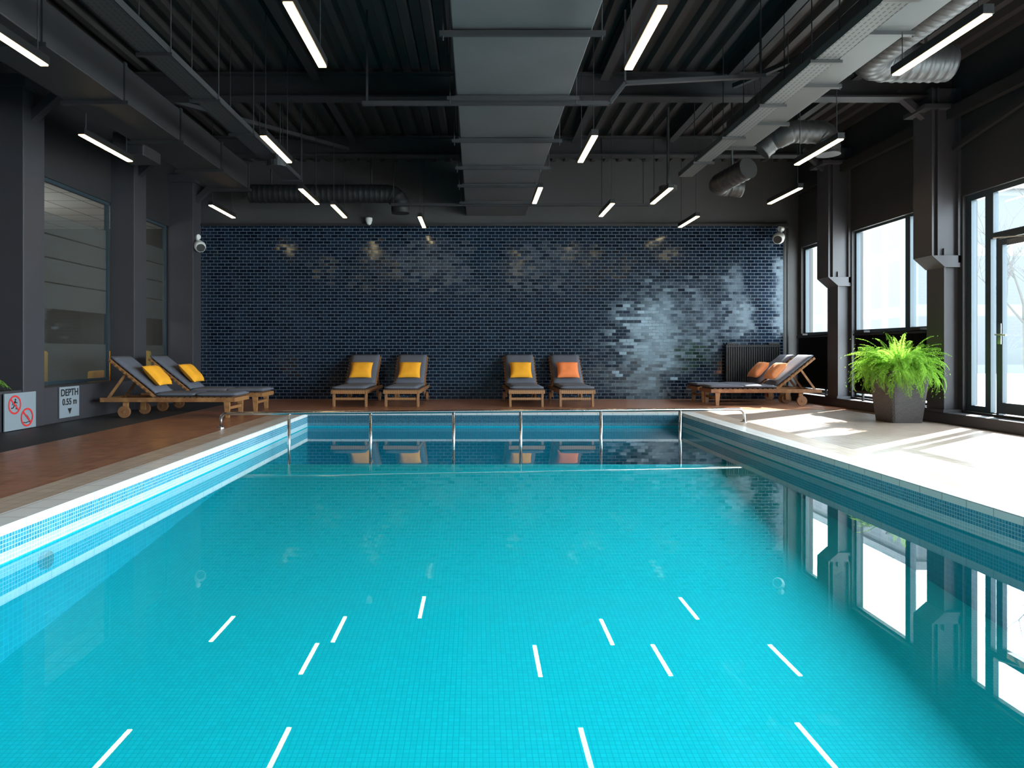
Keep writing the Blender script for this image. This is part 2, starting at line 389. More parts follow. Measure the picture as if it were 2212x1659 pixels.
# exterior
b = B(); b.box((XR+.25, -25, -.3), (60, 80, -.15)); b.finish('ground', M['ground'], kind='structure')
bt = thing('office_building', (27, 50, -.15), 'pale modern office building seen through the windows', 'building')
b = B(); b.box((22, 34, -.15), (34, 70, 9)); b.finish('body', M['facade'], parent=bt)
b = B(); b.box((21.7, 33.7, 9), (34.3, 70.3, 9.4)); b.finish('roof_parapet', M['facade'], parent=bt)
def tree(x, y, h, seed):
    rnd = random.Random(seed); b = B()
    def br(p, d, l, r, lv):
        pts = [p]; q = p.copy(); dd = d.copy()
        for i in range(4):
            dd = (dd+Vector((rnd.uniform(-.12, .12), rnd.uniform(-.12, .12), .06))).normalized(); q = q+dd*l/4; pts.append(q.copy())
        b.tube(pts, [r*(1-.12*i) for i in range(5)], 6)
        if lv == 0: return
        for k in range(4):
            a = rnd.uniform(0, 6.28); nd = (dd*1.0+Vector((math.cos(a), math.sin(a), rnd.uniform(0, .5)))*.85).normalized()
            br(pts[rnd.choice((2, 3, 4))].copy(), nd, l*rnd.uniform(.55, .75), r*.5, lv-1)
    br(Vector((x, y, -.15)), Vector((0, 0, 1)), h*.45, h*.016, 4)
    b.finish('tree', M['bark'], origin=(x, y, -.15), label='bare branching tree outside the windows', category='tree', group='bare trees outside')
for x, y, h, sd in ((14.5, 15, 6, 4), (21, 26, 6.5, 1)): tree(x, y, h, sd)

# ---------------------------------------------------------------- columns
def column_left(y0, y1, xin, haunch=True):
    t = thing('steel_column', (xin-.2, (y0+y1)/2, 0), 'dark painted square column between the glazed partitions', 'column', 'dark columns beside the glazing')
    b = B(); b.box((XL-.02, y0, 0), (xin, y1, 4.5)); b.finish('shaft', M['column'], parent=t, bevel=.01)
    b = B(); b.box((XL, y0-.05, 4.35), (xin+.06, y1+.05, 4.5))
    ym = (y0+y1)/2
    b.beam((xin-.05, ym, 4.0), (xin+.55, ym, 4.55), .12, .1); b.finish('capital', M['column'], parent=t)
    return t
column_left(8.67, 9.1, -5.76); column_left(11.48, 11.9, -5.76); column_left(13.62, 14.02, -5.66)
def column_right(y0):
    t = thing('steel_column', (6.5, y0+.18, .15), 'dark grey steel column widening towards the roof', 'column', 'steel columns between the windows')
    y1 = y0+.36
    b = B()
    b.box((6.40, y0, .15), (6.425, y1, 2.4)); b.box((6.70, y0, .15), (6.725, y1, 2.4)); b.box((6.425, y0+.05, .15), (6.70, y1-.05, 2.4))
    b.box((6.37, y0-.03, .15), (6.62, y1+.03, .19))
    b.finish('shaft', M['column'], parent=t)
    b = B()
    b.box((6.22, y0-.02, 2.30), (6.245, y1+.02, 4.6)); b.box((6.245, y0+.03, 2.30), (6.62, y1-.03, 4.6))
    b.box((6.30, y0-.02, 2.30), (6.32, y1+.02, 4.6)); b.box((6.58, y0-.02, 2.2), (6.62, y1+.02, 4.6))
    vs = [(6.22, y0-.02, 2.30), (6.40, y0-.02, 2.14), (6.62, y0-.02, 2.14), (6.62, y0-.02, 2.30)]
    vs += [(v[0], y1+.02, v[2]) for v in vs]
    b.add(vs, [(0, 1, 2, 3), (7, 6, 5, 4), (0, 4, 5, 1), (1, 5, 6, 2), (2, 6, 7, 3), (3, 7, 4, 0)])
    b.finish('upper_shaft', M['column'], parent=t)
    b = B(); b.box((6.1, y0-.06, 4.30), (6.62, y1+.06, 4.36)); b.beam((6.25, y0+.18, 4.25), (5.85, y0+.18, 4.6), .10, .08)
    b.finish('capital', M['column'], parent=t)
for y in (9.35, 12.1, 6.55): column_right(y)

# ---------------------------------------------------------------- ceiling beams
def ibeam(p0, p1, w, h, name='ceiling_beam', label='black painted steel roof beam under corrugated ceiling', grp='roof beams'):
    b = B(); p0 = Vector(p0); p1 = Vector(p1); u = Vector((0, 0, h))
    b.beam(p0, p1, w, .025); b.beam(p0+u, p1+u, w, .025); b.beam(p0+u/2, p1+u/2, .02, h-.02)
    b.finish(name, M['beam'], label=label, category='beam', group=grp)
for y in (9.5, 12.3): ibeam((XL+.02, y, 4.50), (XR-.02, y, 4.50), .22, .32)
for x in (-4.9, -2.2, 1.75, 3.45, 5.2):
    ibeam((x, 3.5, 4.72), (x, 9.38, 4.72), .12, .14, 'roof_purlin', 'slim black purlin running below the corrugated ceiling', 'roof purlins')
    ibeam((x, 9.62, 4.72), (x, 12.18, 4.72), .12, .14, 'roof_purlin', 'slim black purlin running below the corrugated ceiling', 'roof purlins')
for p in (((-4.8, 9.4, 4.6), (-2.3, 12.2, 4.6)), ((5.2, 6.0, 4.6), (3.5, 9.3, 4.6))):
    b = B(); b.beam(p[0], p[1], .06, .06); b.finish('roof_brace', M['beam'], label='thin black diagonal roof brace', category='beam', group='roof braces')
# eaves beams along right wall
b = B(); b.beam((6.5, 5, 4.25), (6.5, 13.9, 4.25), .1, .16); b.beam((6.5, 6.8, 4.2), (6.5, 9.3, 3.75), .06, .06)
b.finish('eaves_beam', M['beam'], label='dark longitudinal beam along the window wall', category='beam')
# strut with kink carrying duct
b = B(); b.beam((-1.25, 7.46, 3.70), (1.45, 7.46, 3.70), .05, .04); b.beam((1.45, 7.46, 3.70), (1.62, 7.46, 3.92), .05, .04); b.beam((1.62, 7.46, 3.92), (3.15, 7.46, 4.0), .05, .04)
for x in (-1.2, 1.62, 3.1): b.beam((x, 7.46, 3.7 if x < 0 else 3.94), (x, 7.46, 4.72), .02, .02)
b.finish('support_channel', M['beam'], label='kinked steel strut channel below the duct', category='support')

# ---------------------------------------------------------------- central duct
d = thing('ventilation_duct', (.39, 9, 3.75), 'wide rectangular dull galvanised duct hung over the pool', 'duct')
b = B(); ys = [3.4, 4.5, 5.89, 7.39, 8.88, 10.2, 11.3, 12.6, 13.98]
for i in range(len(ys)-1):
    o = .006 if i % 2 else 0
    b.box((-.22+o, ys[i]+.01, 3.75+o), (1.0-o, ys[i+1]-.01, 4.3))
b.finish('body', M['duct'], parent=d, bevel=.01)
for y in ys[1:-1]:
    b = B(); b.box((-.22, y-.03, 3.735), (1.0, y+.03, 3.75)); b.box((-.235, y-.02, 3.735), (-.22, y+.02, 4.3)); b.finish('flange', M['duct'], parent=d)
    b = B(); b.box((-.32, y-.07, 3.69), (1.10, y-.03, 3.73)); b.finish('hanger_rail', M['beam'], parent=d)
    for x in (-.29, 1.07):
        b = B(); b.tube([(x, y-.05, 3.65), (x, y-.05, 4.9)], .007, 6)
        b.finish('hanger_rod', M['beam'], parent=d)

# ---------------------------------------------------------------- cable trays and side ducts
def tray(x0, x1, z, y0, y1, mat, label, rodx, hangm):
    t = thing('cable_tray', ((x0+x1)/2, (y0+y1)/2, z), label, 'cable tray', 'perforated cable trays')
    b = B(); b.box((x0, y0, z), (x1, y1, z+.004)); b.box((x0, y0, z), (x0+.004, y1, z+.07)); b.box((x1-.004, y0, z), (x1, y1, z+.07))
    b.finish('channel', mat, parent=t)
    y = y0+.5
    while y < y1:
        b = B(); b.box((x0-.04, y-.02, z-.03), (x1+.04, y+.02, z-.002))
        b.tube([(x0-.02, y, z-.03), (x0-.02, y, ZC-.07)], .006, 6); b.tube([(x1+.02, y, z-.03), (x1+.02, y, ZC-.07)], .006, 6)
        b.finish('hanger', hangm, parent=t); y += 1.15
    return t
tray(3.16, 3.38, 3.72, 3.6, 10.7, M['traylt'], 'grey perforated cable tray on threaded hangers', 0, M['spiral'])
tray(-3.05, -2.80, 3.70, 3.4, 10.9, M['traydk'], 'black perforated cable tray on threaded hangers', 0, M['beam'])
d = thing('ventilation_duct', (3.6, 7.5, 3.80), 'grey rectangular duct beside the cable tray', 'duct')
b = B(); ys = [3.6, 4.8, 6.0, 7.2, 8.4, 9.4]
for i in range(len(ys)-1): b.box((3.43, ys[i]+.01, 3.80), (3.80, ys[i+1]-.01, 4.15))
b.finish('body', M['ductlt'], parent=d, bevel=.01)
for y in ys[1:]:
    b = B(); b.box((3.41, y-.025, 3.765), (3.84, y+.025, 3.80)); b.finish('flange', M['spiral'], parent=d)
    b = B(); b.tube([(3.83, y, 3.75), (3.83, y, 4.9)], .006, 6); b.finish('hanger_rod', M['beam'], parent=d)
d = thing('ventilation_duct', (-4.1, 7.5, 3.70), 'black rectangular duct hung near the glazed partition', 'duct')
b = B(); ys = [3.2, 4.6, 6.0, 7.4, 8.8, 10.2, 11.4]
for i in range(len(ys)-1): b.box((-4.45, ys[i]+.01, 3.70), (-3.82, ys[i+1]-.01, 4.1))
b.box((-4.75, 8.9, 3.55), (-4.35, 9.4, 3.85))
b.finish('body', M['beam'], parent=d, bevel=.01)
for y in ys[1:]:
    b = B(); b.box((-4.5, y-.025, 3.66), (-3.77, y+.025, 3.70)); b.box((-3.82, y-.025, 3.7), (-3.80, y+.025, 4.12)); b.finish('flange', M['beam'], parent=d)
d = thing('ventilation_duct', (-4.8, 5, 4.2), 'black insulated duct high under the roof', 'duct')
b = B(); b.box((-5.3, 3.2, 4.2), (-4.7, 8.6, 4.55)); b.finish('body', M['beam'], parent=d, bevel=.02)

def spiral(name, path, r, label, mat=None, hang=()):
    mat = mat or M['spiral']
    P = [Vector(p) for p in path]; pts = []
    for i in range(len(P)-1):
        n = max(1, int((P[i+1]-P[i]).length/.02))
        for k in range(n): pts.append(P[i].lerp(P[i+1], k/n))
    pts.append(P[-1])
    rr = [r*(1.05 if i % 5 == 0 else 1.0) for i in range(len(pts))]
    b = B(); b.tube(pts, rr, 24)
    for hx, hy, hz in hang: b.beam((hx, hy, hz), (hx, hy, ZC-.075), .03, .006)
    return b.finish(name, mat, smooth=True, label=label, category='duct', group='round spiral ducts')
spiral('spiral_duct', [(4.22, 3.6, 4.2), (4.22, 7.2, 4.2)] + arc((4.62, 7.2, 4.2), (-1, 0, 0), (0, 1, 0), .4, 0, math.pi/2)[1:] + [(5.25, 7.6, 4.2)], .20, 'grey spiral duct bending towards the windows', hang=((4.22, 6, 4.2), (5, 7.6, 4.2)))
spiral('spiral_duct', [(4.05, 9.75, 3.85), (4.2, 9.7, 4.0)] + arc((4.45, 9.6, 3.85), (-1, 0, 0), (0, -.1, 1), .22, .9, math.pi/2, 3) + [(4.75, 9.6, 4.07)] + arc((4.78, 9.6, 3.92), (0, 0, 1), (1, 0, 0), .16, 0, math.pi/2, 6)[1:] + [(4.94, 9.6, 3.75)], .155, 'short arched grey spiral duct')
spiral('spiral_duct', [(3.96, 9.95, 3.66), (3.76, 10.5, 3.58)] + arc((3.96, 10.55, 3.58), (-1, 0, 0), (0, 1, 0), .2, 0, math.pi/2, 6)[1:] + [(4.17, 10.75, 3.56)], .15, 'grey spiral duct with an open elbow', hang=((3.85, 10.3, 3.6),))
spiral('spiral_duct', [(-4.3, 12.95, 3.97), (-1.7, 12.95, 3.97)] + arc((-1.7, 12.95, 3.72), (0, 0, 1), (1, 0, 0), .25, 0, math.pi/2, 6)[1:] + [(-1.45, 12.95, 3.6)], .17, 'black round duct along the tiled wall', M['ductdk'], hang=((-3.9, 12.95, 4), (-2, 12.95, 4)))
b = B(); b.beam((-1.6, 12.7, 3.71), (3.2, 12.7, 3.71), .05, .05); b.tube([(-1.55, 12.7, 3.7), (-1.55, 12.7, 4.9)], .008, 6); b.tube([(3.1, 12.7, 3.7), (3.1, 12.7, 4.9)], .008, 6)
b.finish('support_channel', M['beam'], label='long thin black steel rail near the tiled wall', category='support')
b = B(); b.tube([(3.05, 10.9, 3.55), (3.05, 10.9, 3.62)], .14, 20); b.tube([(3.05, 10.9, 3.62), (3.05, 10.9, 4.88)], .02, 12); b.finish('ceiling_speaker', M['spiral'], label='small round grey speaker below the tray', category='speaker')
b = B(); b.tube([(-2.75, 9.4, 3.52), (-2.75, 9.4, 3.60)], .14, 20); b.tube([(-2.75, 9.4, 3.60), (-2.75, 9.4, 3.70)], .05, 12); b.finish('ceiling_speaker', M['beam'], label='small round dark speaker below the tray', category='speaker')

# ---------------------------------------------------------------- pendant lamps
lamps = [(-3.68, 5.27), (-1.32, 5.3), (1.31, 5.35), (3.69, 5.47), (-4.45, 8.22), (-2.42, 8.27), (1.335, 8.26), (4.18, 8.38),
         (-2.65, 10.8), (-4.45, 11.95), (-2.405, 11.93), (.95, 10.72), (-1.04, 12.95), (2.905, 10.75), (2.245, 11.82), (4.84, 10.75), (4.0, 12.9)]
lt = thing('linear_pendant_lamp', (lamps[0][0], lamps[0][1], 3.42), 'slim black linear pendant lamp with warm glowing diffuser', 'lamp', 'linear pendant lamps')
x, y = lamps[0]
b = B(); b.box((x-.04, y-.55, 3.43), (x-.032, y+.55, 3.49)); b.box((x+.032, y-.55, 3.43), (x+.04, y+.55, 3.49)); b.box((x-.04, y-.55, 3.49), (x+.04, y+.55, 3.50))
b.box((x-.032, y-.55, 3.43), (x+.032, y-.54, 3.49)); b.box((x-.032, y+.54, 3.43), (x+.032, y+.55, 3.49))
b.finish('housing', M['lampbody'], parent=lt)
b = B(); b.box((x-.032, y-.54, 3.42), (x+.032, y+.54, 3.45)); b.finish('diffuser', M['glow'], parent=lt)
for dy in (-.45, .45):
    b = B(); b.tube([(x, y+dy, 3.5), (x, y+dy, ZC-.07)], .005, 6); b.finish('suspension_wire', M['black'], parent=lt)
# shorter wires for the lamps that hang from a duct
short = {3: 3.76, 4: 3.70, 11: 3.75}
def short_mesh(h):
    b = B(); b.tube([(0, 0, 0), (0, 0, h)], .005, 6)
    o = b.finish('tmp', M['black'], origin=(0, 0, 0)); me = o.data; bpy.data.objects.remove(o); return me
for i, (x, y) in enumerate(lamps[1:], 1):
    q = copy_thing(lt, (x, y, 3.42))
    if i in short:
        me = short_mesh(short[i]-3.5)
        for c in [o for o in bpy.data.objects if o.parent == q and o.name.startswith('suspension')]: c.data = me

# ---------------------------------------------------------------- pool
wz = -.22
pool = thing('swimming_pool', (.29, 4, -1.4), 'indoor swimming pool with turquoise mosaic floor and white rim', 'pool')
def zf(y): return -.36-.094*(8.15-y)
b = B()
b.add([(PL, PN, zf(PN)), (PR, PN, zf(PN)), (PR, 8.15, -.36), (PL, 8.15, -.36)], [(0, 1, 2, 3)], 0)
b.add([(PL, 8.15, -.36), (PR, 8.15, -.36), (PR, 8.15, -.9), (PL, 8.15, -.9)], [(0, 1, 2, 3)], 1)
b.add([(PL, 8.15, -.9), (PR, 8.15, -.9), (PR, PF, -.9), (PL, PF, -.9)], [(0, 1, 2, 3)], 1)
b.finish('basin_floor', [M['turq'], M['navyz']], parent=pool)
b = B()
for X, s in ((PL, -1), (PR, 1)):
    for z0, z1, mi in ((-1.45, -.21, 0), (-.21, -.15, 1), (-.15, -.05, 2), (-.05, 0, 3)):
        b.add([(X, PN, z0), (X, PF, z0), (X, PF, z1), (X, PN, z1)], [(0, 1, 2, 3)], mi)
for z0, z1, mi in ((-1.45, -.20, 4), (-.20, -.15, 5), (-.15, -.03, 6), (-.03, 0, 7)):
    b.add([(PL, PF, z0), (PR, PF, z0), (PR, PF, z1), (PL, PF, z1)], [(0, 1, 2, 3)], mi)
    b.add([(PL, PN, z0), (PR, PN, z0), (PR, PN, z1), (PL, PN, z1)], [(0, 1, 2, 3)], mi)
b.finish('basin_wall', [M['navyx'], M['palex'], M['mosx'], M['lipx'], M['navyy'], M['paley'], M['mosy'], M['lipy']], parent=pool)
b = B(); iw = .22
def ring(i0, i1, mi, z):
    b.box((PL-i1, PN-i1, -.12), (PL-i0, PF+i1, z), mi); b.box((PR+i0, PN-i1, -.12), (PR+i1, PF+i1, z), mi)
    b.box((PL-i0, PF+i0, -.12), (PR+i0, PF+i1, z), mi); b.box((PL-i0, PN-i1, -.12), (PR+i0, PN-i0, z), mi)
ring(.001, iw, 0, .004); ring(iw, CW, 1, .002)
b.finish('coping', [M['coping_i'], M['coping_o']], parent=pool)
b = B(); b.add([(PL, PN, wz), (PR, PN, wz), (PR, PF, wz), (PL, PF, wz)], [(0, 1, 2, 3)])
b.finish('water_surface', M['water'], parent=pool)
b = B(); b.tube([(PL, 4.24, -.30), (PL+.03, 4.24, -.30)], .055, 20); b.finish('pool_lamp', M['steel'], parent=pool)

# handrail
hr = thing('handrail', (.2, 9.15, -.9), 'stainless steel handrail standing in the pool', 'handrail')
p0 = Vector((-3.30, 8.80, 0)); p1 = Vector((3.72, 9.50, 0)); dd = (p1-p0).normalized(); up = Vector((0, 0, 1)); rz = .185
path = [p0, p0+up*(rz-.08)] + arc(p0+dd*.08+up*(rz-.08), -dd, up, .08, 0, math.pi/2, 6)[1:] + arc(p1-dd*.08+up*(rz-.08), up, dd, .08, 0, math.pi/2, 6) + [p1]
b = B(); b.tube(path, .021, 14); b.finish('top_rail', M['steel'], parent=hr, smooth=True)
for x in (-2.445, -1.40, -.31, .59, 1.69, 2.80):
    y = p0.y+(x-p0.x)*dd.y/dd.x
    b = B(); b.tube([(x, y, -.9), (x, y, rz)], .021, 12); b.tube([(x, y, -.9), (x, y, -.88)], .05, 12); b.finish('post', M['steel'], parent=hr, smooth=True)
for p in (p0, p1):
    b = B(); b.tube([p, p+up*.012], .05, 16); b.finish('base_flange', M['steel'], parent=hr)

# ---------------------------------------------------------------- sun loungers
def rounded_pad(b, mt, x0, x1, y0, y1, z0, z1, n=8):
    vs = []; fs = []
    nx, ny = 8, 12
    for side in (0, 1):
        for j in range(ny+1):
            for i in range(nx+1):
                u = i/nx*2-1; v = j/ny*2-1
                e = (1-abs(u)**6)**.5*(1-abs(v)**8)**.5
                zc = (z0+z1)/2; hh = (z1-z0)/2
                z = zc+(hh*(.35+.65*e) if side else -hh*(.35+.65*e))
                vs.append(mt @ Vector((x0+(x1-x0)*(u+1)/2, y0+(y1-y0)*(v+1)/2, z)))
    def id(s, i, j): return s*(nx+1)*(ny+1)+j*(nx+1)+i
    for j in range(ny):
        for i in range(nx):
            fs.append((id(1, i, j), id(1, i+1, j), id(1, i+1, j+1), id(1, i, j+1)))
            fs.append((id(0, i, j+1), id(0, i+1, j+1), id(0, i+1, j), id(0, i, j)))
    for i in range(nx):
        fs.append((id(0, i, 0), id(0, i+1, 0), id(1, i+1, 0), id(1, i, 0))); fs.append((id(1, i, ny), id(1, i+1, ny), id(0, i+1, ny), id(0, i, ny)))
    for j in range(ny):
        fs.append((id(1, 0, j), id(1, 0, j+1), id(0, 0, j+1), id(0, 0, j))); fs.append((id(0, nx, j), id(0, nx, j+1), id(1, nx, j+1), id(1, nx, j)))
    b.add(vs, fs)
LB = R(39); HY = 1.20; BL = .88
def make_lounger():
    t = thing('sun_lounger', (0, 0, 0), 'teak sun lounger with charcoal cushion and raised back', 'sun lounger', 'teak sun loungers around the pool')
    W = .305
    b = B()
    for s in (-1, 1): b.box((s*W-.015, 0, .235), (s*W+.015, 2.0, .30))
    b.box((-W, -.0, .235), (W, .03, .30)); b.box((-W, 1.96, .23), (W, 2.0, .29)); b.box((-W, .55, .235), (W, .59, .275)); b.box((-W, 1.2, .235), (W, 1.24, .275))
    b.box((-W+.02, .10, .12), (W-.02, .13, .165))
    b.finish('frame', M['wood'], parent=t, bevel=.004)
    b = B(); y = .05
    while y < 1.2: b.box((-W-.01, y, .30), (W+.01, y+.06, .315)); y += .09
    b.finish('slat_base', M['slat'], parent=t)
    for s in (-1, 1):
        b = B(); vs = []
        for (yy, zz) in ((.08, .30), (.18, .30), (.15, 0), (.09, 0)):
            vs += [(s*(W-.02)-.020, yy, zz), (s*(W-.02)+.020, yy, zz)]
        b.add(vs, [(0, 2, 4, 6), (7, 5, 3, 1), (0, 1, 3, 2), (2, 3, 5, 4), (4, 5, 7, 6), (6, 7, 1, 0)])
        b.finish('leg', M['wood'], parent=t, bevel=.004)
        b = B(); b.box((s*(W-.04)-.018, 1.60, .07), (s*(W-.04)+.018, 1.68, .27)); b.finish('leg', M['wood'], parent=t, bevel=.004)
        b = B(); b.tube([(s*(W+.005)-.02, 1.64, .09), (s*(W+.005)+.02, 1.64, .09)], .09, 24); b.tube([(s*(W+.005)-.03, 1.64, .09), (s*(W+.005)+.03, 1.64, .09)], .02, 10)
        b.finish('wheel', M['tyre'], parent=t, bevel=.004)
        c = Matrix.Translation((0, HY, .31)) @ Matrix.Rotation(LB, 4, 'X')
        top = c @ Vector((s*(W-.05), .56, -.02))
        b = B(); b.beam(top, (s*(W-.05), 1.92, .27), .025, .035); b.finish('back_support', M['wood'], parent=t)
    c = Matrix.Translation((0, HY, .31)) @ Matrix.Rotation(LB, 4, 'X')
    b = B()
    for s in (-1, 1): b.box((s*(W-.02)-.014, 0, -.02), (s*(W-.02)+.014, BL, .02), 0, c)
    y = .04
    while y < BL-.02: b.box((-W+.01, y, .0), (W-.01, y+.05, .018), 0, c); y += .085
    for s in (-1, 1):
        y = .06
        while y < BL-.02: b.box((s*(W+.0)-.015, y, .0), (s*(W+.0)+.012, y+.04, .02), 0, c); y += .085
    b.finish('backrest_frame', M['wood'], parent=t)
    I = Matrix.Identity(4)
    b = B(); rounded_pad(b, I, -W+.01, W-.01, -.01, .60, .315, .375); rounded_pad(b, I, -W+.01, W-.01, .60, 1.20, .315, .375)
    b.finish('seat_cushion', M['cushion'], parent=t, smooth=True)
    b = B(); rounded_pad(b, c, -W+.02, W-.02, .03, BL+.01, .02, .085); b.finish('back_cushion', M['cushion'], parent=t, smooth=True)
    return t
def make_pillow():
    b = B(); n = 14; vs = []; fs = []
    for s in (0, 1):
        for j in range(n+1):
            for i in range(n+1):
                u = i/n*2-1; v = j/n*2-1
                th = .075*((1-u**4)*(1-v**4))**.6
                pinch = 1-.07*(1-abs(u)**2)*(abs(v)**2)
                pinch2 = 1-.07*(1-abs(v)**2)*(abs(u)**2)
                wr = .006*math.sin(7*u+3*v)*math.cos(5*v)
                vs.append((u*.215*pinch2, (th+wr*(1-u*u)*(1-v*v))*(1 if s else -1), v*.20*pinch+.2))
    def id(s, i, j): return s*(n+1)*(n+1)+j*(n+1)+i
    for j in range(n):
        for i in range(n):
            fs.append((id(1, i, j+1), id(1, i+1, j+1), id(1, i+1, j), id(1, i, j))); fs.append((id(0, i, j), id(0, i+1, j), id(0, i+1, j+1), id(0, i, j+1)))
    b.add(vs, fs); return b
PB = make_pillow()
lg = make_lounger()
def place(lo, loc, rz, mat, plabel, llabel):
    lo.location = loc; lo.rotation_euler = (0, 0, rz); lo['label'] = llabel
    p = PB.finish('pillow', mat, smooth=True, origin=(0, 0, 0), label=plabel, category='pillow', group='orange pillows on the loungers')
    c = Matrix.Translation((0, HY, .31)) @ Matrix.Rotation(LB, 4, 'X')
    # lies against the back cushion, bottom edge on the seat cushion
    M0 = Matrix.Translation(loc) @ Matrix.Rotation(rz, 4, 'Z') @ c @ Matrix.Translation((0, .07, .155)) @ Matrix.Rotation(-math.pi/2+R(8), 4, 'X')
    p.matrix_world = M0
front = 'teak sun lounger with charcoal cushion facing the pool'
side = 'teak sun lounger with charcoal cushion beside glazed partition'
sunny = 'teak sun lounger with charcoal cushion beside the sunny windows'
specs = [
    ((-2.25, 12.0, 0), 0, 'yellow', 'amber yellow square pillow leaning on lounger back', front),
    ((-1.33, 12.0, 0), R(-1), 'yellow', 'amber yellow square pillow leaning on lounger back', front),
    ((.88, 12.0, 0), R(1), 'yellow', 'amber yellow square pillow leaning on lounger back', front),
    ((1.77, 12.0, 0), 0, 'coral', 'coral orange square pillow leaning on lounger back', front),
    ((-3.58, 10.42, 0), R(90), 'yellow', 'amber yellow square pillow leaning on lounger back', side),
    ((-3.53, 11.55, 0), R(90), 'yellow', 'amber yellow square pillow leaning on lounger back', side),
    ((4.22, 12.62, 0), R(-90), 'peach', 'peach orange pillow lit by the sun', sunny),
    ((4.22, 13.38, 0), R(-90), 'peach', 'peach orange pillow lit by the sun', sunny)]
los = [lg]+[copy_thing(lg, (0, 0, 0)) for _ in specs[1:]]
for lo, (loc, rz_, m_, pl, ll) in zip(los, specs): place(lo, loc, rz_, M[m_], pl, ll)

# ---------------------------------------------------------------- radiators
def radiator(p0, p1, z0, z1, label, zb):
    p0 = Vector(p0); p1 = Vector(p1); d = p1-p0; l = d.length; d.normalize()
    t = thing('radiator', (*(((p0+p1)/2).xy), zb), label, 'radiator', 'black fin radiators')
    b = B(); n = int(l/.045)
    for i in range(n):
        q = p0+d*(i+.5)*l/n; b.beam((q.x, q.y, z0), (q.x, q.y, z1), .03, .08)
    b.beam((p0.x, p0.y, z1-.03), (p1.x, p1.y, z1-.03), .10, .03); b.beam((p0.x, p0.y, z0+.03), (p1.x, p1.y, z0+.03), .10, .03)
    b.finish('body', M['black'], parent=t)
    for f in (.12, .88):
        q = p0+d*l*f; b = B()
        b.box((q.x-.05-.06*abs(d.x), q.y-.05-.06*abs(d.y), z1), (q.x+.05+.06*abs(d.x), q.y+.05+.06*abs(d.y), z1+.035)); b.finish('bracket', M['black'], parent=t)
        b = B(); b.beam((q.x, q.y, zb), (q.x, q.y, z0+.02), .03, .03); b.finish('foot', M['black'], parent=t)
radiator((5.07, 13.93, 0), (6.18, 13.93, 0), .26, 1.12, 'black fin radiator on the tiled wall', 0)
radiator((6.52, 13.82, 0), (6.52, 12.6, 0), .27, 1.30, 'black fin radiator in front of window', .15)
radiator((6.52, 11.75, 0), (6.52, 9.85, 0), .27, 1.30, 'black fin radiator in front of window', .15)
b = B(); b.tube([(6.36, 13.97, 0), (6.36, 13.97, 3.5)], .022, 10); b.finish('wall_pipe', M['black'], label='thin dark vertical pipe beside the tiled wall', category='pipe')

# ---------------------------------------------------------------- planter with fern
def fern(parent, origin, n, lmin, lmax, seed, xlim=99, name='foliage', e0=6, b0=.8, b1=2.2):
    rnd = random.Random(seed); b = B(); O = Vector(origin); k = 0
    while k < n:
        az = rnd.uniform(0, 2*math.pi); el = R(rnd.uniform(e0, 90)); ln = rnd.uniform(lmin, lmax)
        k += 1
        h = Vector((math.cos(az), math.sin(az), 0)); p = O+h*rnd.uniform(0, .16*lmax/.7)
        st = 34; dl = ln/st; side = Vector((-h.y, h.x, 0)); e = el; bend = rnd.uniform(b0, b1)
        tw = rnd.uniform(-.7, .7); side = (side+Vector((0, 0, tw))).normalized(); dz = rnd.uniform(-.5, .5)
        for i in range(st+1):
            dr = h*math.cos(e)+Vector((0, 0, 1))*math.sin(e); dr = (dr+Vector((-h.y, h.x, 0))*dz*i/st).normalized()
            if p.x > xlim-.06 if xlim > 0 else p.x < xlim+.07: break
            if i > 1:
                f = i/st; wl = .046*(math.sin(math.pi*min(1, f*1.02+.05))**.6 if f < .98 else .3)*lmax/.7
                for s in (-1, 1):
                    wl2 = wl*rnd.uniform(.7, 1.25)
                    tip = p+side*s*wl2+dr*wl2*.35-Vector((0, 0, 1))*wl2*rnd.uniform(.0, .6)
                    wv = dr*dl*.38
                    b.add([p-wv, p+side*s*wl2*.5-wv*.9+dr*wl2*.12, tip, p+side*s*wl2*.45+wv*1.1+dr*wl2*.12], [(0, 1, 2, 3)])
            p = p+dr*dl; e -= bend/st*(1+i/st)*1.1
    return b.finish(name, M['leaf'], parent=parent)
pc = Vector((5.93, 9.6, 0))
t = thing('potted_fern', pc, 'lush bright green fern in tall woven grey-brown planter', 'plant')
b = B(); rings = [(.215, 0), (.218, .02), (.285, .66), (.29, .67), (.29, .72), (.265, .72), (.26, .64)]
vs = []; fs = []; nk = 64
for r, z in rings:
    for k in range(nk):
        a = 2*math.pi*k/nk; sq = 1/((abs(math.cos(a))**10+abs(math.sin(a))**10)**.1)
        vs.append((pc.x+r*sq*math.cos(a), pc.y+r*sq*math.sin(a), z))
for i in range(len(rings)-1):
    for k in range(nk): fs.append((i*nk+k, i*nk+(k+1) % nk, (i+1)*nk+(k+1) % nk, (i+1)*nk+k))
fs.append(tuple(range(nk)))
b.add(vs, fs); b.finish('planter', M['pot'], parent=t)
b = B(); b.tube([(pc.x, pc.y, .63), (pc.x, pc.y, .66)], .255, 20); b.finish('soil', M['soil'], parent=t)
fern(t, (pc.x, pc.y, .72), 400, .42, .76, 3, 6.385)
pc2 = Vector((-5.95, 8.15, .5))
t = thing('potted_fern', pc2, 'small green fern in pot on the ledge', 'plant')
b = B(); b.tube([pc2, pc2+up*.14], [.07, .10], 20); b.finish('planter', M['pot'], parent=t)
fern(t, (pc2.x, pc2.y, .62), 60, .2, .34, 5, -6.14)

